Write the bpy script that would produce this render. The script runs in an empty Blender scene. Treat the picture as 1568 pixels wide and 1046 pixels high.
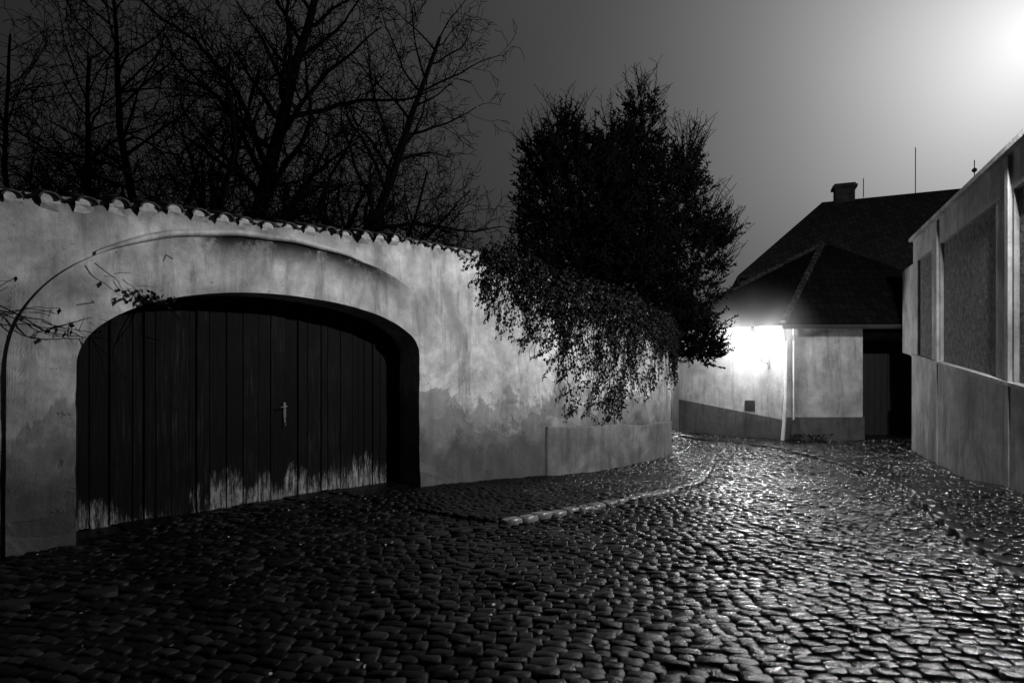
import bpy, math, random
import numpy as np
random.seed(7); rng=np.random.default_rng(7)
S=bpy.context.scene
S.view_settings.view_transform='Standard'
try: S.view_settings.look='None'
except Exception: pass
S.view_settings.exposure=0
COL=S.collection

# ------------------------------------------------------------ helpers
class B:
    def __init__(s): s.v=[];s.f=[];s.m=[];s.n=0;s.t=[]
    def add(s,v,f,m=0,tone=0.5):
        v=[tuple(map(float,p)) for p in v]
        o=s.n; s.v+=v; s.n+=len(v); s.t+=[tone]*len(v)
        for q in f: s.f.append(tuple(i+o for i in q)); s.m.append(m)
    def grid(s,P,m=0,flip=False,tone=None):
        P=np.asarray(P); R,C=P.shape[:2]
        f=[]
        for i in range(R-1):
            for j in range(C-1):
                a=i*C+j
                q=(a,a+1,a+C+1,a+C)
                f.append(q[::-1] if flip else q)
        s.add(P.reshape(-1,3).tolist(),f,m,0.)
        if tone is not None:
            tl=[float(k) for k in np.asarray(tone).ravel()]
            s.t=s.t[:len(s.t)-R*C]+tl
    def box(s,c,d,m=0,rz=0,tone=.5):
        x,y,z=[k/2 for k in d]; cs,sn=math.cos(rz),math.sin(rz)
        v=[]
        for sx,sy,sz in ((-1,-1,-1),(1,-1,-1),(1,1,-1),(-1,1,-1),(-1,-1,1),(1,-1,1),(1,1,1),(-1,1,1)):
            X,Y=sx*x,sy*y
            v.append((c[0]+X*cs-Y*sn,c[1]+X*sn+Y*cs,c[2]+sz*z))
        s.add(v,HEX,m,tone)
    def tube(s,pts,rad,k=6,m=0,cap=True):
        n=len(pts); vs=[]
        for i in range(n):
            a=pts[max(i-1,0)]; b=pts[min(i+1,n-1)]
            tx,ty,tz=b[0]-a[0],b[1]-a[1],b[2]-a[2]
            l=math.sqrt(tx*tx+ty*ty+tz*tz) or 1; tx/=l;ty/=l;tz/=l
            if abs(tz)<.9: ux,uy,uz=ty,-tx,0.
            else: ux,uy,uz=0.,tz,-ty
            l=math.sqrt(ux*ux+uy*uy+uz*uz) or 1; ux/=l;uy/=l;uz/=l
            wx,wy,wz=ty*uz-tz*uy,tz*ux-tx*uz,tx*uy-ty*ux
            r=rad[i] if hasattr(rad,'__len__') else rad
            p=pts[i]
            for c0,q0 in CS[k]:
                c=r*c0; q=r*q0
                vs.append((p[0]+ux*c+wx*q,p[1]+uy*c+wy*q,p[2]+uz*c+wz*q))
        f=[]
        for i in range(n-1):
            for j in range(k):
                j2=(j+1)%k
                f.append((i*k+j,i*k+j2,(i+1)*k+j2,(i+1)*k+j))
        if cap: f.append(tuple(range(k))[::-1]); f.append(tuple((n-1)*k+j for j in range(k)))
        o=s.n; s.v+=vs; s.n+=len(vs); s.t+=[.5]*len(vs)
        s.f+=[tuple([i+o for i in q]) for q in f]; s.m+=[m]*len(f)
    def obj(s,name,mats,parent=None,smooth=False,tones=False):
        me=bpy.data.meshes.new(name)
        me.from_pydata(s.v,[],s.f)
        for m in mats: me.materials.append(m)
        me.polygons.foreach_set('material_index',s.m)
        if smooth: me.polygons.foreach_set('use_smooth',[True]*len(s.f))
        me.update()
        if tones:
            a=me.attributes.new('tone','FLOAT','POINT'); a.data.foreach_set('value',np.array(s.t,dtype=np.float32))
        o=bpy.data.objects.new(name,me); COL.objects.link(o)
        if parent: o.parent=parent
        return o
CS={k:[(math.cos(6.28318*j/k),math.sin(6.28318*j/k)) for j in range(k)] for k in range(3,13)}
HEX=[(0,3,2,1),(4,5,6,7),(0,1,5,4),(1,2,6,5),(2,3,7,6),(3,0,4,7)]
def npobj(name,V,F,mat,parent=None,smooth=False,tone=None):
    me=bpy.data.meshes.new(name); V=np.asarray(V,dtype=np.float32)
    me.from_pydata(V.tolist(),[],F if isinstance(F,list) else F.tolist())
    me.materials.append(mat)
    if smooth: me.polygons.foreach_set('use_smooth',[True]*len(me.polygons))
    me.update()
    if tone is not None:
        a=me.attributes.new('tone','FLOAT','POINT'); a.data.foreach_set('value',np.asarray(tone,dtype=np.float32))
    o=bpy.data.objects.new(name,me); COL.objects.link(o)
    if parent: o.parent=parent
    return o
def empty(name):
    o=bpy.data.objects.new(name,None); COL.objects.link(o); return o
def g(v): return (v,v,v,1)

class M:
    def __init__(s,name):
        s.mat=bpy.data.materials.new(name); s.mat.use_nodes=True
        s.nt=s.mat.node_tree; s.p=s.nt.nodes['Principled BSDF']
        s.tc=s.n('ShaderNodeTexCoord')
    def n(s,t,**k):
        x=s.nt.nodes.new(t)
        for a,b in k.items(): setattr(x,a,b)
        return x
    def l(s,a,b): s.nt.links.new(a,b)
    def noise(s,scale,detail=4,rough=.6,stretch=None,dist=0,off=None):
        x=s.n('ShaderNodeTexNoise'); x.inputs['Scale'].default_value=scale
        x.inputs['Detail'].default_value=detail; x.inputs['Roughness'].default_value=rough
        x.inputs['Distortion'].default_value=dist
        if stretch or off:
            mp=s.n('ShaderNodeMapping'); mp.inputs['Scale'].default_value=stretch or (1,1,1); mp.inputs['Location'].default_value=off or (0,0,0)
            s.l(s.tc.outputs['Object'],mp.inputs['Vector']); s.l(mp.outputs[0],x.inputs['Vector'])
        else: s.l(s.tc.outputs['Object'],x.inputs['Vector'])
        return x.outputs[0]
    def ramp(s,fac,stops):
        r=s.n('ShaderNodeValToRGB'); e=r.color_ramp.elements
        while len(e)<len(stops): e.new(.5)
        for i,(p,c) in enumerate(stops): e[i].position=p; e[i].color=g(c)
        s.l(fac,r.inputs[0]); return r.outputs[0]
    def math(s,op,a,b=None,clamp=False):
        x=s.n('ShaderNodeMath',operation=op); x.use_clamp=clamp
        for i,k in enumerate((a,b)):
            if k is None: continue
            if isinstance(k,(int,float)): x.inputs[i].default_value=k
            else: s.l(k,x.inputs[i])
        return x.outputs[0]
    def mix(s,f,a,b):
        x=s.n('ShaderNodeMix',data_type='RGBA')
        for i,k in ((0,f),(6,a),(7,b)):
            sock=x.inputs[i]
            if isinstance(k,(int,float)): sock.default_value=k if i==0 else g(k)
            else: s.l(k,sock)
        return x.outputs[2]
    def bump(s,h,strength=.5,dist=.01,prev=None):
        b=s.n('ShaderNodeBump'); b.inputs['Strength'].default_value=strength; b.inputs['Distance'].default_value=dist
        s.l(h,b.inputs['Height'])
        if prev: s.l(prev,b.inputs['Normal'])
        return b.outputs[0]
    def done(s,col=None,rough=None,nor=None,spec=None):
        for key,k in (('Base Color',col),('Roughness',rough),('Specular IOR Level',spec)):
            if k is None: continue
            if isinstance(k,(int,float)): s.p.inputs[key].default_value=g(k) if key=='Base Color' else k
            else: s.l(k,s.p.inputs[key])
        if nor: s.l(nor,s.p.inputs['Normal'])
        return s.mat

def plaster(name,lo,hi,patch=True,stain=True,rough_bump=.5,grime=False):
    m=M(name)
    big=m.noise(.8,4,.65,dist=.6); med=m.noise(3.2,7,.75)
    col=m.ramp(big,[(.36,lo),(.48,(lo+hi)/2),(.6,hi)])
    col=m.mix(m.ramp(med,[(.38,.0),(.68,.65)]),col,lo*.75)
    h=med
    geo=m.n('ShaderNodeSeparateXYZ'); m.l(m.tc.outputs['Object'],geo.inputs[0])
    if patch:
        pm=m.ramp(m.noise(.7,4,.5,dist=1.1),[(.50,0),(.52,1)])
        low=m.ramp(m.math('ADD',m.math('MULTIPLY',geo.outputs[2],.35),m.math('MULTIPLY',big,.7)),[(.80,1),(.83,0)])
        pm2=m.math('MULTIPLY',pm,low)
        col=m.mix(m.math('MULTIPLY',pm2,.7),col,lo*.65)
        pd=m.math('MULTIPLY',m.ramp(m.noise(2.2,4,.6,dist=.8,off=(2,9,4)),[(.61,0),(.64,1)]),low)
        col=m.mix(m.math('MULTIPLY',pd,.6),col,lo*.35)
        h=m.math('ADD',h,m.math('MULTIPLY',m.math('ADD',pm2,pd),-.3))
        dn=m.math('ADD',geo.outputs[2],m.math('ADD',m.math('MULTIPLY',med,-1.2),m.math('MULTIPLY',big,-.9)))
        dm=m.ramp(dn,[(0.,.6),(.12,0)])
        dneg=m.ramp(m.math('ADD',dn,.6),[(0.,1.),(.4,0)])
        col=m.mix(dm,col,lo*.45)
        col=m.mix(m.math('MULTIPLY',dneg,.7),col,lo*.12)
    if stain:
        st=m.noise(1.,5,.7,stretch=(5,5,.7))
        col=m.mix(m.ramp(st,[(.5,0),(.72,.75)]),col,lo*.42)
        sp=m.noise(16,3,.8)
        col=m.mix(m.ramp(sp,[(.64,0),(.71,.75)]),col,lo*.4)
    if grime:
        at=m.n('ShaderNodeAttribute',attribute_name='tone')  # tone: grime under the mould, darker wall top, painted lamp falloff to the left
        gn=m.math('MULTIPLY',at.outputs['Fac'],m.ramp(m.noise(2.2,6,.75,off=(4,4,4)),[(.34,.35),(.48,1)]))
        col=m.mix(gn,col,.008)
    return m.done(col,.88,m.bump(h,rough_bump,.035),.1)
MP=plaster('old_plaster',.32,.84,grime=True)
MPR=plaster('right_plaster',.18,.36,patch=False)
MPH=plaster('house_plaster',.22,.40,patch=False)
MPL=plaster('plinth_render',.12,.24,patch=False)
MPB=plaster('distant_render',.05,.09,patch=False)
def simple(name,lo,hi,scale,rough,bs=.3,bd=.01,stretch=None,spec=None,det=4):
    m=M(name); n=m.noise(scale,det,.65,stretch=stretch)
    return m.done(m.ramp(n,[(.3,lo),(.7,hi)]),rough,m.bump(n,bs,bd) if bs else None,spec)
m=M('pebbledash'); v=m.n('ShaderNodeTexVoronoi'); v.inputs['Scale'].default_value=17; m.l(m.tc.outputs['Object'],v.inputs['Vector'])
n=m.noise(9,5,.85)
MDASH=m.done(m.ramp(n,[(.35,.07),(.68,.32)]),.9,m.bump(m.math('ADD',v.outputs['Distance'],m.math('MULTIPLY',n,1.5)),1.,.1),.1)
MTILE=simple('clay_tile',.02,.07,9,.7,.6,.02,spec=.2)
MTILEEND=simple('tile_mortar',.25,.6,12,.85,.6,.01)
def roofmat(name,k):
    m=M(name); br=m.n('ShaderNodeTexBrick'); br.inputs['Scale'].default_value=1.; br.inputs['Brick Width'].default_value=.2; br.inputs['Row Height'].default_value=.3
    br.inputs['Mortar Size'].default_value=.015; br.inputs['Color1'].default_value=g(.009*k); br.inputs['Color2'].default_value=g(.016*k); br.inputs['Mortar'].default_value=g(.004*k)
    m.l(m.tc.outputs['Object'],br.inputs['Vector']); n=m.noise(3,5,.7)
    return m.done(m.mix(m.ramp(n,[(.35,0.),(.7,.7)]),br.outputs[0],.006*k),1.,m.bump(m.math('ADD',br.outputs['Fac'],m.math('MULTIPLY',n,-1.5)),-.5,.03),0.)
MROOF=roofmat('roof_tiles',1.); MROOF2=roofmat('roof_tiles_hazed',4.5)  # second one is a lighter copy, distance haze put into its colour
MMETAL=simple('dark_iron',.02,.05,20,.4,0)
MZINC=simple('zinc_pipe',.35,.5,10,.4,0)
MHAND=simple('worn_steel',.06,.15,30,.4,0)
MDARK=simple('dark_timber',.008,.02,6,.6,.5,.01,(9,9,.6))
MBARK=simple('bark',.002,.005,6,1.,0,spec=0.,det=2)
MYEW=simple('yew_needles',.001,.007,2.2,1.,0,spec=.03,det=2)
MIVY=simple('ivy_leaves',.002,.016,9,.6,0,spec=.16,det=2)
MLEAF=simple('fallen_leaves',.15,.5,40,.6,0)
MKERB=simple('kerb_granite',.06,.2,18,.3,.5,.01,spec=.9)
# wooden gate boards
m=M('gate_boards'); at=m.n('ShaderNodeAttribute',attribute_name='tone')
gr=m.noise(6,7,.8,stretch=(7,7,.3)); bl=m.noise(1.1,4,.7)
col=m.ramp(gr,[(.38,.001),(.52,.005),(.68,.045)])
col=m.mix(m.math('MULTIPLY',at.outputs['Fac'],.9),col,.002)
col=m.mix(m.ramp(bl,[(.44,.85),(.58,0)]),col,.0015)
sep=m.n('ShaderNodeSeparateXYZ'); m.l(m.tc.outputs['Object'],sep.inputs[0])
wn_=m.noise(7,9,.92,stretch=(3,3,.45)); wm=m.noise(1.3,3,.6,off=(3,1,7))
mid=m.ramp(m.math('ABSOLUTE',m.math('ADD',sep.outputs[0],2.75)),[(.55,.22),(1.,0.)]) # weather side: the middle boards
wear=m.math('ADD',m.math('ADD',m.math('MULTIPLY',sep.outputs[2],-1.1),m.math('MULTIPLY',wn_,1.6)),m.math('ADD',m.math('ADD',m.math('MULTIPLY',at.outputs['Fac'],.28),mid),m.math('MULTIPLY',wm,.9)))
wear=m.math('SUBTRACT',wear,.57)
col=m.mix(m.ramp(wear,[(.72,0),(1.,.95)]),col,m.ramp(wn_,[(.44,.012),(.6,.42)]))
MGATE=m.done(col,.7,m.bump(gr,.8,.012),.12)
# wet cobbles
m=M('wet_cobbles'); at=m.n('ShaderNodeAttribute',attribute_name='tone')
n1=m.noise(34,6,.72); n2=m.noise(.9,4,.65)
sep=m.n('ShaderNodeSeparateXYZ'); m.l(m.tc.outputs['Object'],sep.inputs[0])
pol=m.ramp(m.math('ADD',m.math('MULTIPLY',m.math('SUBTRACT',sep.outputs[0],m.math('MULTIPLY',sep.outputs[1],.12)),.16),m.math('MULTIPLY',n2,.7)),[(.26,0),(.66,1)])
col=m.ramp(at.outputs['Fac'],[(0,.002),(.6,.005),(1,.024)])
col=m.mix(m.ramp(n1,[(.45,0),(.75,.5)]),col,.013)
ro=m.math('ADD',m.ramp(pol,[(0,.28),(1,.09)]),m.math('MULTIPLY',n1,.17))
MCOB=m.done(col,ro,m.bump(n1,.6,.011),m.ramp(pol,[(0,.08),(1,1.)]))
MGROUND=simple('earth_joints',.003,.01,25,.9,0,spec=.1)

# ------------------------------------------------------------ terrain height
def gz(y):
    t=np.clip((np.asarray(y,dtype=float)-8)/4,0,1); return -.25*t*t*(3-2*t)
ys=[-150,-60,-20,0,4,8]+list(np.linspace(8.4,12,10))+[14,18,24,40,80,160,400]
xs=list(np.linspace(-60,60,25)); xs=[-300]+xs+[300]
b=B(); P=np.array([[(x,y,float(gz(y))-.04) for x in xs] for y in ys]); b.grid(P); b.obj('ground',[MGROUND],smooth=True)

# ------------------------------------------------------------ left garden wall path
L=4.29; ex,ey=2.81/L,3.24/L
ctrl=[(-4.2+ex*3.5,5.96+ey*3.5),(-4.2+ex*4.95,5.96+ey*4.95),(.62,11.05),(2.7,12.95),(3.62,14.4),(4.02,16),(4.05,18),(3.4,21),(2.2,25),(1,28)]
pts=[(-4.2+ex*s,5.96+ey*s) for s in np.linspace(-4.6,4.9,20)]
c=np.array(ctrl)
for i in range(1,len(c)-2):
    p0,p1,p2,p3=c[i-1],c[i],c[i+1],c[i+2]
    for t in np.linspace(0,1,16,endpoint=False):
        pts.append(tuple(.5*((2*p1)+(-p0+p2)*t+(2*p0-5*p1+4*p2-p3)*t*t+(-p0+3*p1-3*p2+p3)*t**3)))
pts=np.array(pts); sl=np.concatenate([[0],np.cumsum(np.hypot(*np.diff(pts,axis=0).T))])-4.6
SEND=float(sl[-1])
def path(s):
    x=np.interp(s,sl,pts[:,0]); y=np.interp(s,sl,pts[:,1])
    x1=np.interp(s+.12,sl,pts[:,0])-np.interp(s-.12,sl,pts[:,0]); y1=np.interp(s+.12,sl,pts[:,1])-np.interp(s-.12,sl,pts[:,1])
    l=np.hypot(x1,y1)+1e-9; return x,y,y1/l,-x1/l
def put(s,z,off):
    s=np.clip(np.asarray(s,float),-4.4,SEND-.2); z=np.asarray(z,float)
    x,y,nx,ny=path(s)
    w=.014*np.sin(1.9*s+1.3*z)+.010*np.sin(4.3*s-2.9*z+1)+.006*np.sin(9.1*s+7.7*z)+.004*np.sin(17*z-13*s)
    o=off+w
    return np.stack([x+nx*o,y+ny*o,z+0*x],-1)
topk=([-4.6,-.53,0,2.2,4.29,5.0,5.7,7.0,9.9,11.6,13.3,SEND],[3.22,3.28,3.31,3.47,3.60,3.62,3.6,3.4,2.98,2.7,2.45,2.3])
def top(s): return np.interp(s,*topk)+.015*np.sin(np.asarray(s)*2.3)
def arch(t,c0,h,lo,ro,apex,n):
    x=np.clip((t-c0)/h,-1,1); sp=np.where(x<0,lo,ro)
    return sp+(apex-sp)*(1-np.abs(x)**n)**(1/n)
def opn(t): return arch(t,.5,.5,1.69,1.94,2.58,2.1)
def out(t): return arch(t,.515,.638,1.6,1.68,3.23,2.25)
ph=np.linspace(0,math.pi,70)
tc=np.unique(np.round(np.concatenate([.515-.638*np.cos(ph),.5-.5*np.cos(ph),[0,1]]),5)); tc=tc[(tc>=-.12301)&(tc<=1.15301)]; tc[0]=-.123;tc[-1]=1.153
wall=B(); RD=.026
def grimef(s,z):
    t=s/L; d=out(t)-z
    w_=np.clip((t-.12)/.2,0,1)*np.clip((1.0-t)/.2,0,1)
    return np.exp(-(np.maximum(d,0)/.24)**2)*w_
def lamp_falloff(s): return .45*np.clip((1.6-s)/3.2,0,1)  # lamp falloff painted into the plaster: colour darkens towards the left end
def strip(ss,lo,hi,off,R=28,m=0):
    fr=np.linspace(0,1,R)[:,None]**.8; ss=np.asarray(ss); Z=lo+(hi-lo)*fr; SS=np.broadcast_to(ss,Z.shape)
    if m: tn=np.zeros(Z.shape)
    elif off==RD: tn=np.maximum(grimef(SS,Z),lamp_falloff(SS))
    else: tn=np.maximum(np.clip(1-(top(SS)-Z)/.28,0,1)*.6,lamp_falloff(SS))
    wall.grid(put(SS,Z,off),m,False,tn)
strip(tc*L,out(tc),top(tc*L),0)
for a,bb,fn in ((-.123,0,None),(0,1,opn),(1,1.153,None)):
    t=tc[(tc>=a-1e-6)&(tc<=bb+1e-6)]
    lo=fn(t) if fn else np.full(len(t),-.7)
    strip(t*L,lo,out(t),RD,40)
def sweep(sz,o0,o1,R=2,m=0,flip=False):
    s=np.array([p[0] for p in sz]);z=np.array([p[1] for p in sz])
    wall.grid(np.stack([put(s,z,o) for o in np.linspace(o0,o1,R)]),m,flip)
oc=[(-.123*L,z) for z in np.linspace(-.7,1.6,12)[:-1]]+[(t*L,float(out(t))) for t in tc]+[(1.153*L,z) for z in np.linspace(1.68,-.7,12)[1:]]
ic=[(0,z) for z in np.linspace(-.7,1.69,12)[:-1]]+[(t*L,float(opn(t))) for t in tc if 0<=t<=1]+[(L,z) for z in np.linspace(1.94,-.7,12)[1:]]
sweep(oc,0,RD); sweep(ic,RD,-.6,8)
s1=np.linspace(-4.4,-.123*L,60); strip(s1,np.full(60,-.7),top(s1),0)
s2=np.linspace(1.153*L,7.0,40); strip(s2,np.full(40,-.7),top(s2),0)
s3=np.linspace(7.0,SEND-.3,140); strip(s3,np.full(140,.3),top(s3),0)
pt=lambda s: np.interp(s,[7,9.9,13.3,SEND],[.66,.56,.45,.3])+.02*np.sin(s*3)
PO=.035
strip(s3,np.full(140,-.8),pt(s3),PO,14,1)
wall.grid(np.stack([put(s3,pt(s3),PO),put(s3,pt(s3)+.03,-.02)]),1)
zz=np.linspace(-.8,.66,8); wall.grid(np.stack([put(np.full(8,7.),zz,PO),put(np.full(8,6.96),zz,-.02)]),1)
sa=np.linspace(-4.4,SEND-.3,260)
wall.grid(np.stack([put(sa,top(sa),0),put(sa,top(sa)+.04,-.25),put(sa,top(sa),-.5)]),0)
for a,bb,lo in ((-4.4,0,-.7),(0,L,2.6),(L,SEND-.3,-.7)):
    ss=np.linspace(a,bb,60); wall.grid(np.stack([put(ss,np.full(60,lo),-.5-.1*(lo>0)),put(ss,top(ss),-.5)]),0)
garden=empty('garden_wall')
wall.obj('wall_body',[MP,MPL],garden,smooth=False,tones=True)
hm=B(); tt=np.linspace(.04,.85,110); hs=tt*L; hz=out(tt)
fade=np.clip(np.minimum((tt-.04)/.1,(.85-tt)/.25),0,1)
prof=[(-.005,.0),(-.002,.04),(.035,.055),(.065,.04),(.085,-.03)]
rows=[]; tn=[]
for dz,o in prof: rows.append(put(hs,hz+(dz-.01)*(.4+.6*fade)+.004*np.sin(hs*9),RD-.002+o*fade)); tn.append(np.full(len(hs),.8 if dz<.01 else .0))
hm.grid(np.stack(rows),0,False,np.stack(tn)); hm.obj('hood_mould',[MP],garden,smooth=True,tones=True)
# coping tiles
ct=B(); s=-4.2
while s<SEND-.6:
    j=random.uniform(-.02,.02); r=.092+random.uniform(-.01,.01); tl=random.uniform(-.05,.05); sq=random.uniform(.6,.85); dz=random.uniform(-.015,.015)
    K=9; a=np.linspace(0,math.pi,K); rows=[]
    fo_=.075+random.uniform(-.03,.02)
    for o,zo,rr in ((fo_,-.035,r),(fo_,-.035,r-.02),(-.25,.05,r-.02),(-.25,.05,r),(fo_,-.035,r)):
        x,y,nx,ny=path(s); tx,ty=-ny,nx
        z=float(top(s))-.02+zo+dz
        rows.append(np.stack([x+nx*o+tx*(np.cos(a)*rr+j)+tl*o*tx,y+ny*o+ty*(np.cos(a)*rr+j)+tl*o*ty,z+np.sin(a)*rr*sq],-1))
    ct.grid(np.stack(rows),0)
    rows=[np.stack([x+nx*o+tx*np.cos(a)*r,y+ny*o+ty*np.cos(a)*r,z+zo+np.sin(a)*r*sq],-1) for o,zo in ((-.25,.0),(-.6,-.1))]
    ct.grid(np.stack(rows),0)
    if random.random()<.9:
        o=fo_-.008+random.uniform(-.03,.0); rr=r-.010; zb=float(top(s))-.055+dz; w0=random.uniform(.6,1.2); dp=random.uniform(.02,.06)
        v=[(x+nx*o+tx*math.cos(q)*rr,y+ny*o+ty*math.cos(q)*rr,zb+math.sin(q)*rr*sq) for q in a]
        v+=[(x+nx*(o-.01)-tx*rr*.9,y+ny*(o-.01)-ty*rr*.9,zb-dp*.6),(x+nx*(o-.03),y+ny*(o-.03),zb-dp),(x+nx*(o-.01)+tx*rr*.9*w0,y+ny*(o-.01)+ty*rr*.9*w0,zb-dp*.5),
            (x-nx*.02-tx*rr,y-ny*.02-ty*rr,zb-.09),(x-nx*.02+tx*rr,y-ny*.02+ty*rr,zb-.09)]
        ct.add(v,[tuple(range(K+3)),(K+2,K+1,K,K+3,K+4)],1)
    sm=s+.135; x,y,nx,ny=path(sm); tx,ty=-ny,nx; z=float(top(sm))-.01
    aa=np.linspace(math.pi,2*math.pi,6)
    rows=[np.stack([x+nx*o+tx*np.cos(aa)*.06,y+ny*o+ty*np.cos(aa)*.06,z+zo+.02+np.sin(aa)*.03],-1) for o,zo in ((.06,-.03),(-.25,.06),(-.6,-.03))]
    ct.grid(np.stack(rows),0)
    s+=.268+random.uniform(-.02,.02)
ct.obj('coping_tiles',[MTILE,MTILEEND],garden,smooth=False)

# ------------------------------------------------------------ gate
gate=empty('wooden_gate'); gb=B(); s=-.02
def pp(s,z,o):
    return (-4.2+ex*s+.7553*o,5.96+ey*s-.655*o,z)
while s<L+.05:
    w=random.choice([.10,.13,.16,.20])
    s0,s1_=s+.0012,s+w-.0015; zt=2.75; zb=random.uniform(-.03,.03)
    o=-.46+random.uniform(-.010,.010)
    v=[]
    for z in (zb,zt):
        v+=[pp(s0,z,o),pp(s0+.004,z,o+.006),pp(s1_-.004,z,o+.006),pp(s1_,z,o),pp(s1_,z,o-.03),pp(s0,z,o-.03)]
    f=[tuple(range(6)),tuple(range(6,12))[::-1]]+[(k,k+6,(k+1)%6+6,(k+1)%6) for k in range(6)]
    gb.add(v,f,0,random.random())
    if random.random()<.25:
        c0=s1_+.002; v=[]
        for z in (zb+.02,zt): v+=[pp(c0-.022,z,o),pp(c0-.015,z,o+.025),pp(c0+.015,z,o+.025),pp(c0+.022,z,o)]
        gb.add(v,[(0,1,2,3),(7,6,5,4)]+[(k,k+4,(k+1)%4+4,(k+1)%4) for k in range(4)],0,random.random())
    s+=w
gb.obj('boards',[MGATE],gate,tones=True)
bk=B(); v=[pp(-.3,-.3,-.5),pp(L+.3,-.3,-.5),pp(L+.3,2.9,-.5),pp(-.3,2.9,-.5)]; bk.add(v,[(0,1,2,3)]); bk.obj('backing',[MDARK],gate)
h=B(); c0=pp(2.4,1.15,-.43); ang=math.atan2(ey,ex)
h.box((c0[0],c0[1],c0[2]),(.035,.012,.2),0,ang)
q=[pp(2.4,1.2,-.43),pp(2.4,1.2,-.38),pp(2.35,1.195,-.375),pp(2.32,1.19,-.38)]; h.tube(q,.008,8)
h.box(pp(2.4,1.02,-.43),(.022,.015,.05),0,ang); h.tube([pp(2.4,1.0,-.425),pp(2.4,.95,-.40),pp(2.4,.92,-.425)],.006,6)
h.obj('handle',[MHAND],gate)
th=B()
for k in range(9):
    a0,a1=k*L/9+.01,(k+1)*L/9-.01; z=random.uniform(-.01,.015)
    v=[pp(a0,-.2,-.12),pp(a1,-.2,-.12),pp(a1,-.2,-.43),pp(a0,-.2,-.43),pp(a0,z,-.12),pp(a1,z,-.12),pp(a1,z+.015,-.43),pp(a0,z+.015,-.43)]
    th.add(v,HEX)
th.obj('threshold_stones',[MCOB],gate)

# ------------------------------------------------------------ right wall
rw=empty('plastered_boundary_wall')
ux,uy=3.1/7.7015,7.05/7.7015 ; rnx,rny=-uy,ux
rl=7.7015
def rp(s,z,o): return (6.8+ux*s+rnx*o,8.25+uy*s+rny*o,z)
def rt(s): return 4.79+.19*s/rl
def pl(s): return 1.42+.66*s/rl
rb=B()
def rbox(s0,s1,z0,z1,o0,o1,m=0):
    f=lambda z,s: z(s) if callable(z) else z
    v=[]
    for z in (z0,z1):
        v+=[rp(s0,f(z,s0),o0),rp(s1,f(z,s1),o0),rp(s1,f(z,s1),o1),rp(s0,f(z,s0),o1)]
    rb.add(v,[q[::-1] for q in HEX],m)
rbox(-9,7.7,-.6,rt,-.5,-.06,1)
for k in range(-3,3):
    a=.047*rl+k*4.443
    if a>-8.8: rbox(a,min(a+.81,7.7),pl,lambda s:rt(s)-.62,-.06,0.0)
rbox(7.2,7.702,pl,lambda s:rt(s)-.62,-.06,0.0)
rbox(-9,7.703,lambda s:rt(s)-.62,lambda s:rt(s)-.08,-.06,.006)
rbox(-9,7.705,-.6,pl,-.06,.035)
rbox(-9,7.71,lambda s:pl(s)-.0,lambda s:pl(s)+.05,-.058,.06)
for k in range(-2,3):
    a=.047*rl+k*4.443; 
    if a+.8<7.6: rbox(a+.05,a+.2,-.6,lambda s:pl(s)-.001,.03,.055)
for k in range(-2,2):
    a=.047*rl+k*4.443; rbox(a+.08,a+.22,lambda s:pl(s)+.05,lambda s:rt(s)-.12,-.05,.05)
rbox(-9,7.78,lambda s:rt(s)-.08,lambda s:rt(s)+.0,-.56,.09)
rb.obj('wall_body',[MPR,MDASH],rw)
eb=B(); v=[rp(7.7,-.6,-.06),rp(7.7,-.6,-6),rp(7.7,rt(7.7),-6),rp(7.7,rt(7.7),-.06)]; eb.add(v,[(0,1,2,3)]); eb.obj('wall_return',[MPR],rw)

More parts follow.
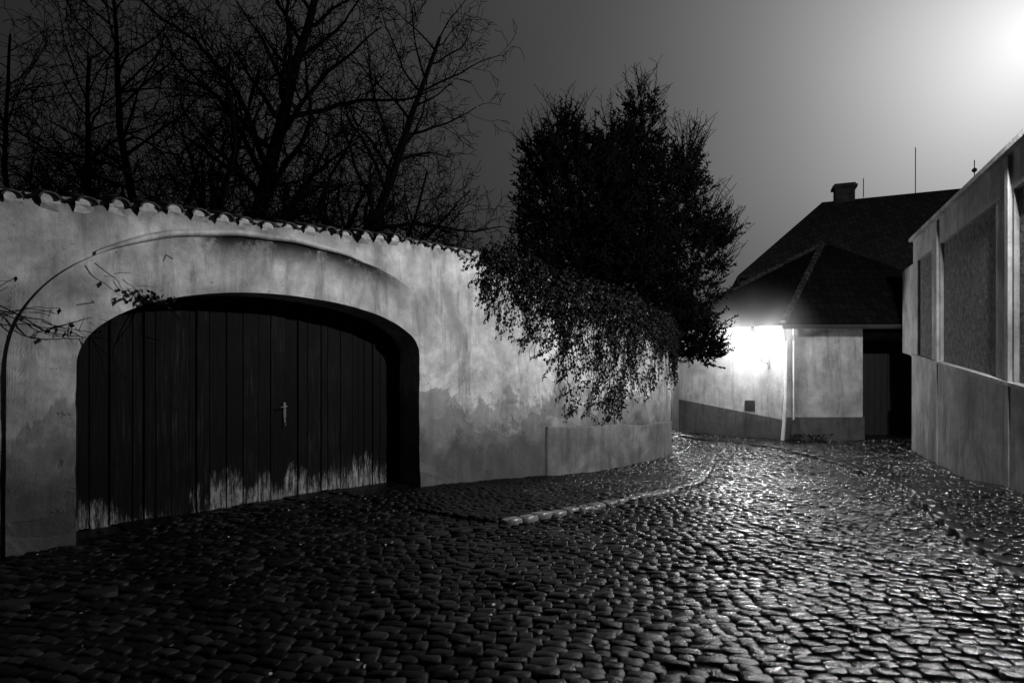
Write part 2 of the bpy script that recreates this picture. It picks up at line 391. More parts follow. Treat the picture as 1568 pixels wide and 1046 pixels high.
# ------------------------------------------------------------ lantern
def glowmat(name,st):
    mt=bpy.data.materials.new(name); mt.use_nodes=True; nt=mt.node_tree; nt.nodes.clear()
    o=nt.nodes.new('ShaderNodeOutputMaterial'); a=nt.nodes.new('ShaderNodeAddShader'); t=nt.nodes.new('ShaderNodeBsdfTransparent'); e=nt.nodes.new('ShaderNodeEmission')
    e.inputs[1].default_value=st; nt.links.new(t.outputs[0],a.inputs[0]); nt.links.new(e.outputs[0],a.inputs[1]); nt.links.new(a.outputs[0],o.inputs[0]); return mt
def lantern(name,c,wallpt,power,glow,up):
    e=empty(name); fr=B(); gl=B(); x,y,z=c
    K=6; rt_,rb_=.17,.10; zt,zb=z+.19,z-.2
    ring=lambda r,zz:[(x+r*math.cos(2*math.pi*k/K),y+r*math.sin(2*math.pi*k/K),zz) for k in range(K)]
    R1,R2=ring(rt_,zt),ring(rb_,zb)
    for k in range(K):
        fr.tube([R1[k],R2[k]],.009,4); fr.tube([R1[k],R1[(k+1)%K]],.010,4); fr.tube([R2[k],R2[(k+1)%K]],.010,4)
    r1,r2=ring(rt_-.012,zt-.01),ring(rb_-.01,zb+.01); gl.add(r1+r2,[(k,(k+1)%K,K+(k+1)%K,K+k) for k in range(K)])
    for (ra,za,rb2,zb2) in ((.2,zt+.01,.12,zt+.11),(.12,zt+.11,.07,zt+.13),(.07,zt+.13,.05,zt+.2)):
        A,Bq=ring(ra,za),ring(rb2,zb2); fr.add(A+Bq,[(k,(k+1)%K,K+(k+1)%K,K+k) for k in range(K)])
    fr.tube([(x,y,zt+.2),(x,y,zt+.3)],[.02,.006],6); fr.tube([(x,y,zb),(x,y,zb-.1)],[.05,.02],6)
    w=wallpt; d=(w[0]-x,w[1]-y); l=math.hypot(*d)
    zA=zb-.1
    P=lambda t,zz:(x+d[0]*t,y+d[1]*t,zz)
    if not up:
        fr.tube([P(0,zA),P(.25,zA-.02),P(.6,zA-.02),P(1,zA-.02)],.02,6)
        sc=[];
        for i in range(26):
            q=i/25*2.6*math.pi; rr=.13*(1-i/30); sc.append(P(.55+rr*math.cos(q)/l,zA-.15+rr*math.sin(q)))
        fr.tube(sc,.015,5)
        fr.tube([P(.1,zA-.02),P(.3,zA-.1),P(.6,zA-.28),P(.85,zA-.3),P(1,zA-.42)],.018,5)
        fr.box((w[0],w[1],zA-.2),(.06,.06,.55),0,math.atan2(d[1],d[0]))
    else:
        fr.tube([P(0,zA),P(.3,zA-.15),P(.7,zA-.25),P(1,zA-.3),P(1,zA-.9)],.025,8)
    fr.obj('iron_frame',[MMETAL],e); gl.obj('glass',[glowmat(name+'_glass',glow)],e)
    ld=bpy.data.lights.new(name+'_bulb','POINT'); ld.energy=power; ld.shadow_soft_size=.09; ld.color=(1,1,1)
    lo=bpy.data.objects.new('bulb',ld); lo.location=(x,y,z-.02); COL.objects.link(lo); lo.parent=e
lantern('wall_lantern',(6.64,17.12,2.56),(7.42,17.89),340,80,False)
lantern('wall_lantern',(6.15,7.2,5.62),(6.5,7.3),2700,60,True)
lantern('wall_lantern',(5.35,22.6,1.95),(5.35,24.05),90,60,False)
# thin fog lit by the far lantern, thinning outwards
R_=2.0
bpy.ops.mesh.primitive_ico_sphere_add(subdivisions=3,radius=R_,location=(6.64,17.12,2.52)); fo=bpy.context.object; fo.name='fog'
mt=bpy.data.materials.new('fog'); mt.use_nodes=True; nt=mt.node_tree; nt.nodes.clear()
o=nt.nodes.new('ShaderNodeOutputMaterial'); vs=nt.nodes.new('ShaderNodeVolumeScatter'); tcn=nt.nodes.new('ShaderNodeTexCoord'); ln=nt.nodes.new('ShaderNodeVectorMath'); ln.operation='LENGTH'
mr=nt.nodes.new('ShaderNodeMapRange'); mr.inputs[1].default_value=0; mr.inputs[2].default_value=R_*.97; mr.inputs[3].default_value=1.; mr.inputs[4].default_value=0
pw=nt.nodes.new('ShaderNodeMath'); pw.operation='POWER'; pw.inputs[1].default_value=2.; ml=nt.nodes.new('ShaderNodeMath'); ml.operation='MULTIPLY'; ml.inputs[1].default_value=.5
nt.links.new(tcn.outputs['Object'],ln.inputs[0]); nt.links.new(ln.outputs['Value'],mr.inputs[0]); nt.links.new(mr.outputs[0],pw.inputs[0]); nt.links.new(pw.outputs[0],ml.inputs[0]); nt.links.new(ml.outputs[0],vs.inputs['Density']); nt.links.new(vs.outputs[0],o.inputs['Volume'])
fo.data.materials.append(mt)

# ------------------------------------------------------------ houses
def prism(bb,poly,z0,z1,m=0):
    n=len(poly); bb.add([(p[0],p[1],z0) for p in poly]+[(p[0],p[1],z1) for p in poly],[tuple(range(n))[::-1],tuple(range(n,2*n))]+[(k,(k+1)%n,n+(k+1)%n,n+k) for k in range(n)],m)
house=empty('corner_house')
hb=B(); prism(hb,[(5.4,20),(7.7,17.6),(9.95,17.6),(9.95,19.2),(14,19.2),(14,26),(6,26)],-.6,3.02); hb.obj('walls',[MPH],house)
pb=B()
d=np.array([2.3,-2.4])/3.324; nn=np.array([-.722,-.692])
q=lambda a,b,z:(5.4+d[0]*a+nn[0]*b,20+d[1]*a+nn[1]*b,z)
v=[q(0,-.1,-.6),q(3.32,-.1,-.6),q(3.32,.04,-.6),q(0,.04,-.6),q(0,-.1,.85),q(3.32,-.1,.36),q(3.32,.04,.34),q(0,.04,.83)]
pb.add(v,HEX); pb.box((8.84,17.62,-.1),(2.26,.16,1.04)); pb.obj('plinth',[MPB],house)
vb=B(); c0=q(2.35,.012,.72); vb.box(c0,(.3,.04,.3),0,math.atan2(d[1],d[0])); 
for k in range(4):
    cc=q(2.35,.04,.61+k*.07); vb.box(cc,(.3,.02,.015),0,math.atan2(d[1],d[0]))
vb.obj('vent_grille',[MMETAL],house)
db=B()
for k in range(12): db.box((10.07+k*.2,19.15,1.2),(.19,.06,2.9),0)
db.obj('timber_gate',[MDARK],house)
rf=B()
A=(10.6,21.2,6.05);A2=(10.9,21.2,6.05);E0=(6.4,27,3.05);E1=(4.6,20.6,3.05);E2=(7.45,17.05,3.0);E3=(15,17.05,3.0);E4=(15,27,3.05);A3=(10.9,24,6.)
rf.add([A,A2,A3,E0,E1,E2,E3,E4],[(4,5,0),(5,6,1,0),(3,4,0,2),(6,7,2,1),(7,3,2)])
lo=[(p[0],p[1],p[2]-.08) for p in (E0,E1,E2,E3,E4)]; hi=[E0,E1,E2,E3,E4]
rf.add(hi+lo,[(k,k+1,k+6,k+5) for k in range(4)]+[(9,8,7,6,5)])
rf.obj('roof',[MROOF],house)
ht=B()
for a,bb in ((E2,A),(E1,A)):
    N=18
    for k in range(N):
        t=k/N;t2=(k+1.15)/N
        p=[a[i]+(bb[i]-a[i])*t+(.04 if i==2 else 0) for i in range(3)];p2=[a[i]+(bb[i]-a[i])*t2+(.01 if i==2 else 0) for i in range(3)]
        ht.tube([p,p2],[.10,.07],6)
ht.obj('hip_tiles',[MROOF2],house)
gt=B(); gt.tube([(4.55,20.55,2.98),(7.4,16.98,2.93)],.05,8)
gt.tube([(7.42,17.0,2.9),(7.5,17.15,2.78),(7.68,17.48,2.6),(7.72,17.5,2.4),(7.72,17.5,1.0),(7.66,17.5,.1),(7.62,17.48,-.25)],.055,8)
for z in (.6,1.5,2.3): gt.tube([(7.72,17.5,z),(7.72,17.5,z+.05)],.07,8)
gt.tube([(7.95,17.52,2.95),(7.95,17.52,.35)],.03,6)
gt.obj('downpipe',[MZINC],house)
g2=B(); g2.tube([(7.4,16.98,2.93),(15,16.98,2.93)],.06,8); g2.obj('gutter',[MMETAL],house)

big=empty('large_house')
bb_=B(); prism(bb_,[(10.2,27.6),(30,20.5),(33,30),(14,37)],-.6,6.); bb_.obj('walls',[MPB],big)
r2=B()
RA=(15,30,9.97); RB=(30,24.5,10.2)
e=[(9.83,27,5.95),(30.5,19.6,5.95),(34.5,31,5.95),(13,38.5,5.95)]
r2.add([RA,RB]+e+[(p[0],p[1],p[2]-.12) for p in e],[(2,3,1,0),(3,4,1),(4,5,0,1),(5,2,0),(9,8,7,6)]+[(2+k,2+(k+1)%4,6+(k+1)%4,6+k) for k in range(4)])
r2.obj('roof',[MROOF2],big)
ch=B(); ch.box((15.95,29.8,10.05),(.85,.6,1.0),0,-.35); ch.box((15.95,29.8,10.6),(1.05,.8,.12),0,-.35); ch.box((15.95,29.8,10.7),(.9,.65,.1),0,-.35)
ch.obj('chimney',[MPB],big)
an=B(); an.tube([(18.6,28.6,9.8),(18.6,28.6,12.1)],.02,5); an.tube([(16.6,29.3,10),(16.6,29.3,10.9)],.02,5); an.tube([(20.2,27.1,9.8),(20.2,27.1,11.0)],.02,5)
an.tube([(20.2,27.1,10.45),(20.2,27.1,10.52),(20.2,27.1,10.6),(20.2,27.1,10.67)],[.02,.1,.1,.02],8)
an.obj('aerials',[MMETAL],big)
wn=B(); wn.tube([(9.83,27,5.9),(9.9,27.1,5.5),(10.3,27.4,5.2),(10.3,27.4,0)],.06,6); wn.obj('downpipe',[MMETAL],big)
fw=B(); prism(fw,[(2.5,24),(7.5,24.3),(7.5,27),(2.5,27)],-.6,3.4)
fh=empty('white_house'); fw.obj('walls',[MPH],fh)
fr_=B(); fr_.add([(2.2,23.7,3.4),(7.8,24,3.4),(7.8,27.5,3.4),(2.2,27.5,3.4),(2.6,25.6,5.2),(7.4,25.7,5.2)],[(0,1,5,4),(1,2,5),(2,3,4,5),(3,0,4),(3,2,1,0)]); fr_.obj('roof',[MROOF],fh)

# ------------------------------------------------------------ cobbles
def inpoly(px,py,poly):
    r=np.zeros(px.shape,bool); n=len(poly)
    for i in range(n):
        x1,y1=poly[i];x2,y2=poly[(i+1)%n]
        if y1==y2: continue
        c=((y1>py)!=(y2>py))&(px<(x2-x1)*(py-y1)/(y2-y1)+x1); r^=c
    return r
kl=[(-.1,6.68),(.6,7.2),(1.33,7.8),(2.25,8.6),(2.95,9.8),(3.5,11.2),(4.1,12.8),(4.6,14.2),(4.95,15.8),(5.0,17.4),(4.85,19),(4.2,22)]
kf=[(-6,3.2),(-4.4,3.95),(-3.2,4.5),(-2.1,5.2),(-1.,6.1),(-.1,6.68)]
kr=[(2.9,1.5),(3.4,3),(3.98,4.83),(4.75,6.8),(5.5,8.4),(6.1,9.9),(6.55,11.2),(6.8,12.6),(6.85,14),(6.75,15.4),(6.3,16.6),(5.6,17.6),(5.1,18.9),(4.9,21)]
wl=[tuple(np.array(put(s,0,-.42))[:2]) for s in np.linspace(-4.4,SEND-.4,60)]
garden_poly=wl+[(-30,30),(-30,0)]
right_poly=[rp(-9,0,-.1)[:2],rp(7.7,0,-.1)[:2],(25,15.3),(25,0)]
house_poly=[(5.5,20),(7.7,17.7),(9.95,17.7),(9.95,19.2),(16,19.2),(16,30),(6,30)]
walk_left=kl+[tuple(np.array(put(s,0,-.3))[:2]) for s in np.linspace(SEND-1,3.,50)]
walk_right=kr+[(6,26),(16,26),(16,15),(9.8,15.3),(6.8,8.25),(3,0)]
def wob(x,y): return .014*np.sin(1.3*x+.7*y)+.012*np.sin(2.9*y-1.7*x)+.007*np.sin(5*x+4*y)
def stones(cx,cy,a,b_,rot,zb,dome=.02,tilt=.07,tonev=None):
    n=len(cx); k=np.arange(8)*math.pi/4
    ck,sk=np.cos(k),np.sin(k); ux_=np.sign(ck)*np.abs(ck)**.3; uy_=np.sign(sk)*np.abs(sk)**.3
    ux_[np.abs(ck)<1e-6]=0; uy_[np.abs(sk)<1e-6]=0
    tx=rng.normal(0,tilt,n);ty=rng.normal(0,tilt,n)
    V=[]
    jj=1+rng.normal(0,.08,(n,8)); jj2=1+rng.normal(0,.05,(n,8))
    for sc,z in ((1.04,-.07),(1.0,-dome),(.84,-dome*.15)):
        lx=a[:,None]*ux_*sc*jj; ly=b_[:,None]*uy_*sc*jj*jj2
        V.append((lx,ly,np.full((n,8),z)+ (rng.normal(0,.0025,(n,8)) if z>-.05 else 0)))
    lx=np.concatenate([v[0] for v in V]+[np.zeros((n,1))],1); ly=np.concatenate([v[1] for v in V]+[np.zeros((n,1))],1)
    lz=np.concatenate([v[2] for v in V]+[rng.normal(0.0005,.003,(n,1))],1)
    lz=lz+lx*tx[:,None]+ly*ty[:,None]
    c,s=np.cos(rot)[:,None],np.sin(rot)[:,None]
    X=cx[:,None]+lx*c-ly*s; Y=cy[:,None]+lx*s+ly*c; Z=zb[:,None]+lz
    vv=np.stack([X,Y,Z],-1).reshape(-1,3)
    f=[]
    for r in range(2):
        for j in range(8): f.append((r*8+j,r*8+(j+1)%8,(r+1)*8+(j+1)%8,(r+1)*8+j))
    quads=(np.array(f)[None]+(np.arange(n)*25)[:,None,None]).reshape(-1,4)
    tr=np.array([(16+j,16+(j+1)%8,24) for j in range(8)]); tris=(tr[None]+(np.arange(n)*25)[:,None,None]).reshape(-1,3)
    t=rng.random(n)**1.5 if tonev is None else tonev
    return vv,quads.tolist()+tris.tolist(),np.repeat(t,25)
def field(dx,dy,ang,x0,x1,y0,y1,zoff,test,dome,warp=1.,tilt=.06):
    R=int(30/dy); C=int(36/dx)
    jj=np.arange(-R,R); X_=[];Y_=[];A_=[]
    for j in jj:
        wd=dx*rng.uniform(.68,1.38,int(2.1*C)); e_=np.cumsum(wd)-C*dx+rng.uniform(0,dx)
        X_.append(e_-wd/2); A_.append(wd*.49); Y_.append(np.full(len(wd),j*dy)+rng.normal(0,dy*.07,len(wd)))
    lx=np.concatenate(X_);ly=np.concatenate(Y_);a=np.concatenate(A_)
    ly=ly+warp*(.16*np.sin(lx*.8)+.05*np.sin(lx*2.3+ly*.6)); sl_=warp*(.128*np.cos(lx*.8)+.1*np.cos(lx*2.3+ly*.6))
    c,s=math.cos(ang),math.sin(ang)
    X=lx*c-ly*s+2; Y=lx*s+ly*c+9
    k=(X>x0)&(X<x1)&(Y>y0)&(Y<y1); X,Y,sl_,a=X[k],Y[k],sl_[k],a[k]
    k=test(X,Y); X,Y,sl_,a=X[k],Y[k],sl_[k],a[k]; n=len(X)
    bq=dy*.48*(1+rng.normal(0,.08,n))
    zb=gz(Y)+wob(X,Y)+zoff+rng.normal(0,.005,n)
    return stones(X,Y,a,bq,ang+np.arctan(sl_)+rng.normal(0,.06,n),zb,dome,tilt)
solid=lambda X,Y: inpoly(X,Y,garden_poly)|inpoly(X,Y,right_poly)|inpoly(X,Y,house_poly)
road=lambda X,Y: ~solid(X,Y)&~inpoly(X,Y,walk_left)&~inpoly(X,Y,walk_right)
v,f,t=field(.128,.090,-.22,-9,12,1,25,0,road,.009,1.,.055); npobj('cobbled_road',v,f,MCOB,None,True,t)
v,f,t=field(.095,.09,.6,-9,12,4,25,.03,lambda X,Y:~solid(X,Y)&inpoly(X,Y,walk_left),.006,1.,.035); npobj('pavement',v,f,MCOB,None,True,t*.5)
v,f,t=field(.12,.11,.4,2,16,1,25,.03,lambda X,Y:~solid(X,Y)&inpoly(X,Y,walk_right),.006,1.,.03); npobj('pavement',v,f,MCOB,None,True,t*.5)
def kerb(name,line,Ln,W,up,tone,mat):
    P=np.array(line); d=np.concatenate([[0],np.cumsum(np.hypot(*np.diff(P,axis=0).T))])
    s=np.arange(Ln/2,d[-1],Ln); x=np.interp(s,d,P[:,0]);y=np.interp(s,d,P[:,1])
    x2=np.interp(s+.1,d,P[:,0]);y2=np.interp(s+.1,d,P[:,1]);x1=np.interp(s-.1,d,P[:,0]);y1=np.interp(s-.1,d,P[:,1])
    n=len(s); vv,ff,tt=stones(x+rng.normal(0,.01,n),y+rng.normal(0,.01,n),np.full(n,Ln*.49),np.full(n,W/2),np.arctan2(y2-y1,x2-x1)+rng.normal(0,.03,n),gz(y)+up+rng.normal(0,.006,n),.010,.03,rng.uniform(*tone,n))
    return npobj(name,vv,ff,mat,None,True,tt)
kerb('kerb',kl[:4],.22,.15,.05,(.6,1.),MKERB); kerb('kerb',kl[3:],.3,.13,.05,(.3,.9),MCOB); kerb('kerb',kf,.26,.16,.012,(.4,.85),MCOB); kerb('kerb',kr,.42,.15,.055,(.3,.7),MCOB)

# ------------------------------------------------------------ leaves builder
def leafmesh(C,D,Ls,Ws):
    C=np.asarray(C,float);D=np.asarray(D,float);n=len(C)
    D/=np.linalg.norm(D,axis=1)[:,None]+1e-9
    R=rng.normal(size=(n,3)); U=np.cross(D,R); U/=np.linalg.norm(U,axis=1)[:,None]+1e-9
    Ls=np.asarray(Ls)[:,None];Ws=np.asarray(Ws)[:,None]
    V=np.stack([C,C+D*Ls*.45+U*Ws*.5,C+D*Ls,C+D*Ls*.45-U*Ws*.5],1).reshape(-1,3)
    return V,(np.arange(n)[:,None]*4+np.arange(4)[None])
n=500; X=rng.uniform(-5,9,n);Y=rng.uniform(2.5,16,n); k=~solid(X,Y); X,Y=X[k],Y[k]
extra=np.array(kr); 
ex_=rng.integers(1,8,420); tt_=rng.random(420)
KX=extra[ex_,0]*(1-tt_)+extra[ex_+1,0]*tt_-rng.random(420)**2*.5; KY=extra[ex_,1]*(1-tt_)+extra[ex_+1,1]*tt_
X=np.concatenate([X,KX]);Y=np.concatenate([Y,KY]); n=len(X)
V,F=leafmesh(np.stack([X,Y,gz(Y)+wob(X,Y)+.012],-1),np.stack([rng.normal(size=n),rng.normal(size=n),rng.normal(0,.15,n)],-1),rng.uniform(.02,.05,n),rng.uniform(.012,.03,n))
npobj('fallen_leaves',V,F,MLEAF)

# ------------------------------------------------------------ ivy
iv=empty('ivy_plant'); C=[];D=[]; st=B()
def lenat(s):
    return 1.1*float(np.interp(s,[5.4,5.8,6.3,6.8,7.3,7.9,8.5,9.2,9.8,10.6,12,13.5],[.25,.95,1.25,1.3,2.25,2.4,2.4,2.3,1.7,1.4,1.3,1.1]))
for k in range(310):
    s=5.4+ (random.random()**.9)*7.6; ll=lenat(s)*random.uniform(.25,1.0)*(1 if random.random()<.55 else .6)
    z=float(top(s))+.08; z0=z; ss=s; o=.1; P=[]; ph_=random.uniform(0,6)
    cl=random.uniform(0,6)
    while z>z0-ll:
        z-=.035; ss+=random.gauss(0,.018)+.01*math.sin(z*3+ph_); o=.06+.05*abs(math.sin(z*2.3+ph_))
        p=put(ss,z,o); P.append(tuple(p))
        dens=(.5+.65*math.sin(z*5+cl))*(1.7 if z>z0-.7 else 1)
        for q in range(3):
            if random.random()<dens*.6:
                C.append(p+rng.normal(0,.035,3)); D.append((rng.normal(0,.5),rng.normal(0,.5)-.2,-.8))
    if len(P)>2: st.tube(P,.006,3,cap=False)
for k in range(150):
    s=5.4+random.random()*4.8; z=float(top(s))-lenat(s)*random.random()*.8; P=[];a=random.uniform(-2.6,-.5)
    for q in range(random.randint(8,22)):
        a+=random.gauss(0,.25); s+=.03*math.cos(a); z+=.03*math.sin(a); p=put(s,z,.05); P.append(tuple(p))
        if random.random()<.7: C.append(p+rng.normal(0,.02,3)); D.append((rng.normal(0,.5),rng.normal(0,.5)-.2,-.8))
    st.tube(P,.005,3,cap=False)
for k in range(6500):
    s=5.8+random.random()*9.4; o=random.uniform(-.55,.18); z=float(top(s))+random.uniform(-.15,.26)-max(0,o)*.8
    C.append(put(s,z,o)+rng.normal(0,.05,3)); D.append((rng.normal(),rng.normal(),rng.normal(.1,.7)))
n=len(C); V,F=leafmesh(C,D,rng.uniform(.04,.085,n),rng.uniform(.03,.065,n)); npobj('leaves',V,F,MIVY,iv); st.obj('stems',[MBARK],iv)

cl=empty('climbing_vine'); cv=B(); C=[];D=[]
def vine(s,z,a,n,r=.007,o=.09,sp=.12):
    P=[]
    for i in range(n):
        a+=random.gauss(0,.16); s+=.05*math.cos(a); z+=.05*math.sin(a); P.append(tuple(put(s,z,o+.03*math.sin(i*.5))))
        if random.random()<sp and r>.003: vine(s,z,a+random.choice([-1,1])*random.uniform(.5,1.1),random.randint(4,max(5,n//2)),r*.6,o,sp*.6)
        if random.random()<.06: C.append(np.array(P[-1]));D.append((0,-.3,-1.))
    cv.tube(P,[r*(1-.6*i/n) for i in range(n)],4,cap=False)
vine(-1.1,2.15,.25,20); vine(-1.3,1.9,.5,24); vine(-1.0,2.3,.0,26); vine(-1.3,1.5,1.1,18); vine(-1.2,2.2,-1.0,18);vine(-1.0,1.3,-.4,8,.005);vine(-.9,1.2,1.5,14,.006);vine(-1.1,2.0,.7,16,.006);vine(-1.2,2.05,.1,28)
vine(.1,2.72,-.55,9,.005); vine(.35,2.6,-.8,6,.004)
for k in range(70):
    C.append(np.array(put(.66+random.gauss(0,.13),2.40+random.gauss(0,.05),random.uniform(.02,.12)))); D.append((rng.normal(0,.6),rng.normal(0,.6),-.6))
n=len(C); V,F=leafmesh(C,D,rng.uniform(.045,.08,n),rng.uniform(.035,.055,n)); npobj('leaves',V,F,MIVY,cl); cv.obj('stems',[MBARK],cl)
C=[];D=[]
for k in range(160):
    a=random.random()*6.28; r=random.random()**.5*.4; C.append((8.1+r*math.cos(a)*1.3,16.9+r*math.sin(a)*.5,-.24+random.random()*.2)); D.append((math.cos(a),math.sin(a),.6))
V,F=leafmesh(C,D,rng.uniform(.08,.2,160),rng.uniform(.03,.06,160)); npobj('small_plant',V,F,MIVY)

# ------------------------------------------------------------ bare trees
def grow(b,p,d,L_,r,dep,maxd,bias,pk=(.95,.8,.75,.6)):
    step=(.3,.19,.14,.1,.08)[dep]; n=max(3,int(L_/step)); P=[p];R=[r]
    x,y,z=p; dx,dy,dz=d; kids=[]
    w=(.035,.13,.19,.26,.3)[dep]; up=(.0,.02,.02,.02,.02)[dep]
    for i in range(n):
        dx+=random.gauss(0,w)+bias*.012;dy+=random.gauss(0,w);dz+=random.gauss(0,w)+up
        l=math.sqrt(dx*dx+dy*dy+dz*dz);dx/=l;dy/=l;dz/=l
        x+=dx*step;y+=dy*step;z+=dz*step; P.append((x,y,z)); f=(i+1)/n; R.append(max(r*(1-.8*f),.0055))
        if dep<maxd and f>(.22,.15,.12,.1)[dep]:
            for _ in range(2 if dep==0 and random.random()<.35 else 1):
                if random.random()<pk[dep]: kids.append(((x,y,z),(dx,dy,dz),f))
    b.tube(P,R,(8,5,3,3,3)[dep],cap=False)
    for (q,dd,f) in kids:
        a=random.gauss(0,1),random.gauss(0,1)*(.6 if dep==0 else .9),random.gauss(0,1)
        dot=a[0]*dd[0]+a[1]*dd[1]+a[2]*dd[2]; s=[a[k]-dot*dd[k] for k in range(3)]; l=math.sqrt(sum(k*k for k in s)) or 1
        sp=random.uniform(.8,1.5) if dep<2 else random.uniform(.6,1.5)
        nd=tuple(dd[k]+s[k]/l*sp for k in range(3)); l=math.sqrt(sum(k*k for k in nd)); nd=tuple(k/l for k in nd)
        LL=(L_*.4*(1.2-f*.7),L_*.43*(1.1-f*.5),L_*.45,L_*.5)[dep]*random.uniform(.6,1.2)
        rr=r*(1-.8*f)*.5 if dep<2 else max(r*.5,.006)
        if q[2]<9.4: grow(b,q,nd,max(LL,.22),max(rr,.0065),dep+1,maxd,bias,pk)
random.seed(21)
trees=[((-4.95,11.2,-.2),(-.03,0,1),10,.24,-.1),((-4.2,11.4,-.2),(.22,.02,1),9,.17,.8),((-6.0,11.8,-.2),(-.17,0,1),9,.14,-.4),
       ((-7.7,12.0,-.2),(-.2,0,1),8.3,.13,-.5),((-3.0,13.2,-.2),(.12,0,1),7.4,.10,.4),((-9.6,13.2,-.2),(-.02,-.1,1),8.5,.10,.0),((-7.2,13.6,-.2),(.1,0,1),8.5,.10,.3),((-1.4,14.4,-.2),(-.02,0,1),6.,.07,.1)]
for p,d,L_,r,bi in trees:
    b=B(); grow(b,p,d,L_,r,0,4,bi); b.obj('bare_tree',[MBARK])
b=B()
for k in range(60):
    s=random.uniform(1.2,7.4); x,y,nx,ny=path(s); o=random.uniform(-3.2,-1.0)
    grow(b,(x+nx*o,y+ny*o,1.9),(random.gauss(0,.35),random.gauss(0,.2),1),random.uniform(1.6,3.3),.02,1,3,.3)
b.obj('bare_shrubs',[MBARK])

# ------------------------------------------------------------ yew
yw=empty('yew_tree'); tk=B(); tk.tube([(2.6,15.6,-.3),(2.5,15.5,2),(2.7,15.6,4.5),(3.0,15.5,7.4)],[.28,.24,.15,.05],10)
lobes=[(1.83,6.0,1.4,1.45,1.5),(3.2,7.6,.45,1.1,.6),(2.85,6.9,.8,1.2,.8),(1.35,7.3,.5,.7,.7),(.8,6.9,.4,.6,.5),(3.4,5.9,1.2,1.4,1.4),(4.3,6.6,.28,.9,.35),(4.45,5.2,.85,.7,.8),(4.95,4.9,.5,.35,.5),(4.3,3.9,.95,1.1,1.),(4.45,2.6,.62,.9,.7),(4.75,2.2,.45,.4,.5),(1.7,4.3,1.6,1.3,1.4),(3.0,4.0,1.4,1.3,1.3),(.7,5.6,.65,1.1,.9),(2.6,5.,1.5,1.6,1.3),(.6,4.3,.8,.7,.8),(2.2,6.9,.6,.7,.7)]
C=[];D=[];LS=[];WS=[]
for (cx,cz,rx,rz,ry) in lobes:
    vol=rx*rz*ry; nb=int(90+vol*140)
    tk.tube([(2.6,15.55,max(1.5,cz-rz*1.2)),((2.6+cx)/2,15.5,cz-rz*.5),(cx,15.5,cz)],[.07,.05,.02],5)
    for k in range(nb):
        a=rng.normal(size=3); a/=np.linalg.norm(a); rr=random.random()**.5*random.uniform(.8,1.12)
        c0=np.array([cx+a[0]*rx*rr,15.5+a[1]*ry*rr,cz+a[2]*rz*rr])
        dr=np.array([a[0]*.8,a[1]*.8,.75+a[2]*.4])+rng.normal(0,.22,3); dr/=np.linalg.norm(dr)
        ln=random.uniform(.3,.65)
        for q in range(24):
            t=q/23; p=c0+dr*ln*t+np.array([0,0,-.08*t*t])
            dd=dr*.7+rng.normal(0,.5,3); C.append(p);D.append(dd);LS.append(random.uniform(.09,.18)*(1.15-.6*t));WS.append(random.uniform(.025,.055))
n=len(C); V,F=leafmesh(C,D,LS,WS); npobj('needles',V,F,MYEW,yw)
for k in range(260):
    cx,cz,rx,rz,ry=random.choice(lobes[:10]); a=random.uniform(.15,1.57+.7)
    side=1 if cx>2.2 else random.choice([-1,1])
    x=cx+rx*.85*math.cos(a)*side; z=cz+rz*.85*math.sin(a); y=15.5+random.uniform(-.6,.6)*ry; dx=math.cos(a)*.6*side;dz=.9; P=[]
    N=random.randint(4,11)
    for q in range(N):
        P.append((x,y,z)); dx+=random.gauss(0,.12); x+=dx*.11;z+=dz*.11;y+=random.gauss(0,.02)
    tk.tube(P,[.011*(1-.5*q/N) for q in range(N)],3,cap=False)
    for q in (N//3,N//2,2*N//3):
        p=P[q]; tk.tube([p,(p[0]+random.uniform(-.12,.12),p[1],p[2]+.1),(p[0]+random.uniform(-.2,.2),p[1],p[2]+.22)],.006,3,cap=False)
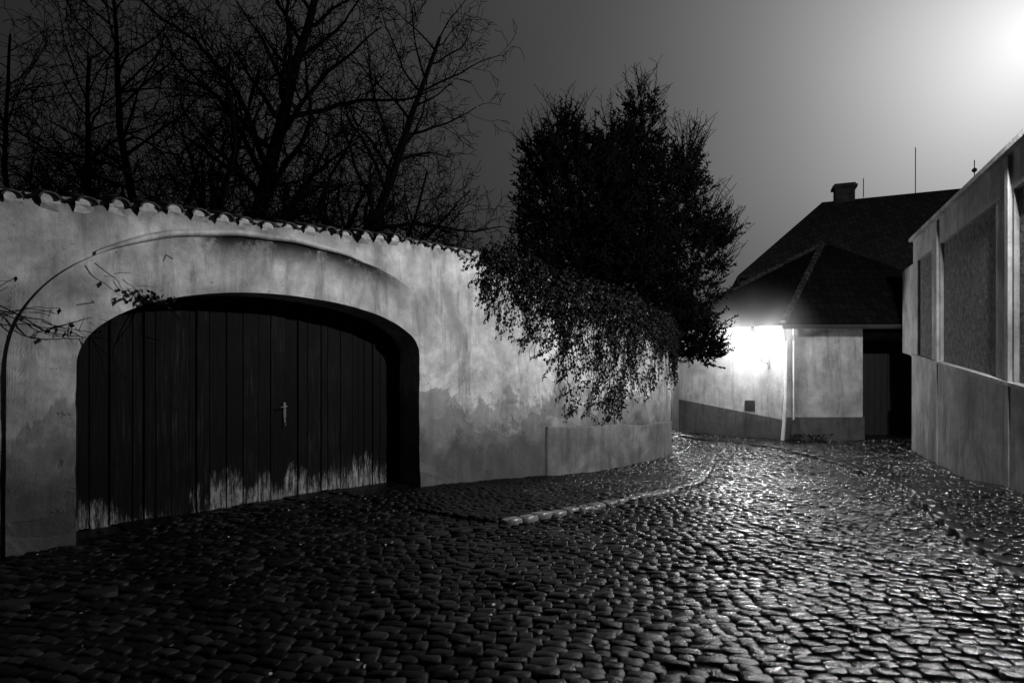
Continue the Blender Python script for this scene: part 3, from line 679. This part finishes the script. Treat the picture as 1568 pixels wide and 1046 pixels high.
tk.obj('trunk_and_limbs',[MBARK],yw)

# ------------------------------------------------------------ world: misty night sky brightened round the street light
w=bpy.data.worlds.new('World'); S.world=w; w.use_nodes=True; nt=w.node_tree; bg=nt.nodes['Background']
tcn=nt.nodes.new('ShaderNodeTexCoord'); dt=nt.nodes.new('ShaderNodeVectorMath'); dt.operation='DOT_PRODUCT'
L0=np.array([6.7,7.8,4.3]);L0/=np.linalg.norm(L0); dt.inputs[1].default_value=tuple(L0)
nm=nt.nodes.new('ShaderNodeVectorMath'); nm.operation='NORMALIZE'
nt.links.new(tcn.outputs['Generated'],nm.inputs[0]); nt.links.new(nm.outputs[0],dt.inputs[0])
def mth(op,a,b=None):
    x=nt.nodes.new('ShaderNodeMath'); x.operation=op
    for i,k in enumerate((a,b)):
        if k is None: continue
        if isinstance(k,(int,float)): x.inputs[i].default_value=k
        else: nt.links.new(k,x.inputs[i])
    return x.outputs[0]
th_=mth('ARCCOSINE',mth('MINIMUM',dt.outputs['Value'],.99999))
e1=mth('MULTIPLY',mth('EXPONENT',mth('MULTIPLY',th_,-1/.145)),1.15)
e2=mth('MULTIPLY',mth('EXPONENT',mth('MULTIPLY',th_,-1/.5)),.095)
tot=mth('ADD',mth('ADD',e1,e2),.013)
cn=nt.nodes.new('ShaderNodeTexNoise'); cn.inputs['Scale'].default_value=2.2; cn.inputs['Detail'].default_value=2; nt.links.new(nm.outputs[0],cn.inputs['Vector'])
tot=mth('MULTIPLY',tot,mth('ADD',mth('MULTIPLY',cn.outputs[0],.5),.75))
cb=nt.nodes.new('ShaderNodeCombineColor')
for i in range(3): nt.links.new(tot,cb.inputs[i])
nt.links.new(cb.outputs[0],bg.inputs[0]); bg.inputs[1].default_value=1.

# ------------------------------------------------------------ camera
cd=bpy.data.cameras.new('camera'); cd.sensor_width=36; cd.lens=21.81; cd.shift_y=.0332; cd.clip_end=1000
co=bpy.data.objects.new('camera',cd); co.location=(0,0,1.6); co.rotation_euler=(math.pi/2,0,0); COL.objects.link(co); S.camera=co
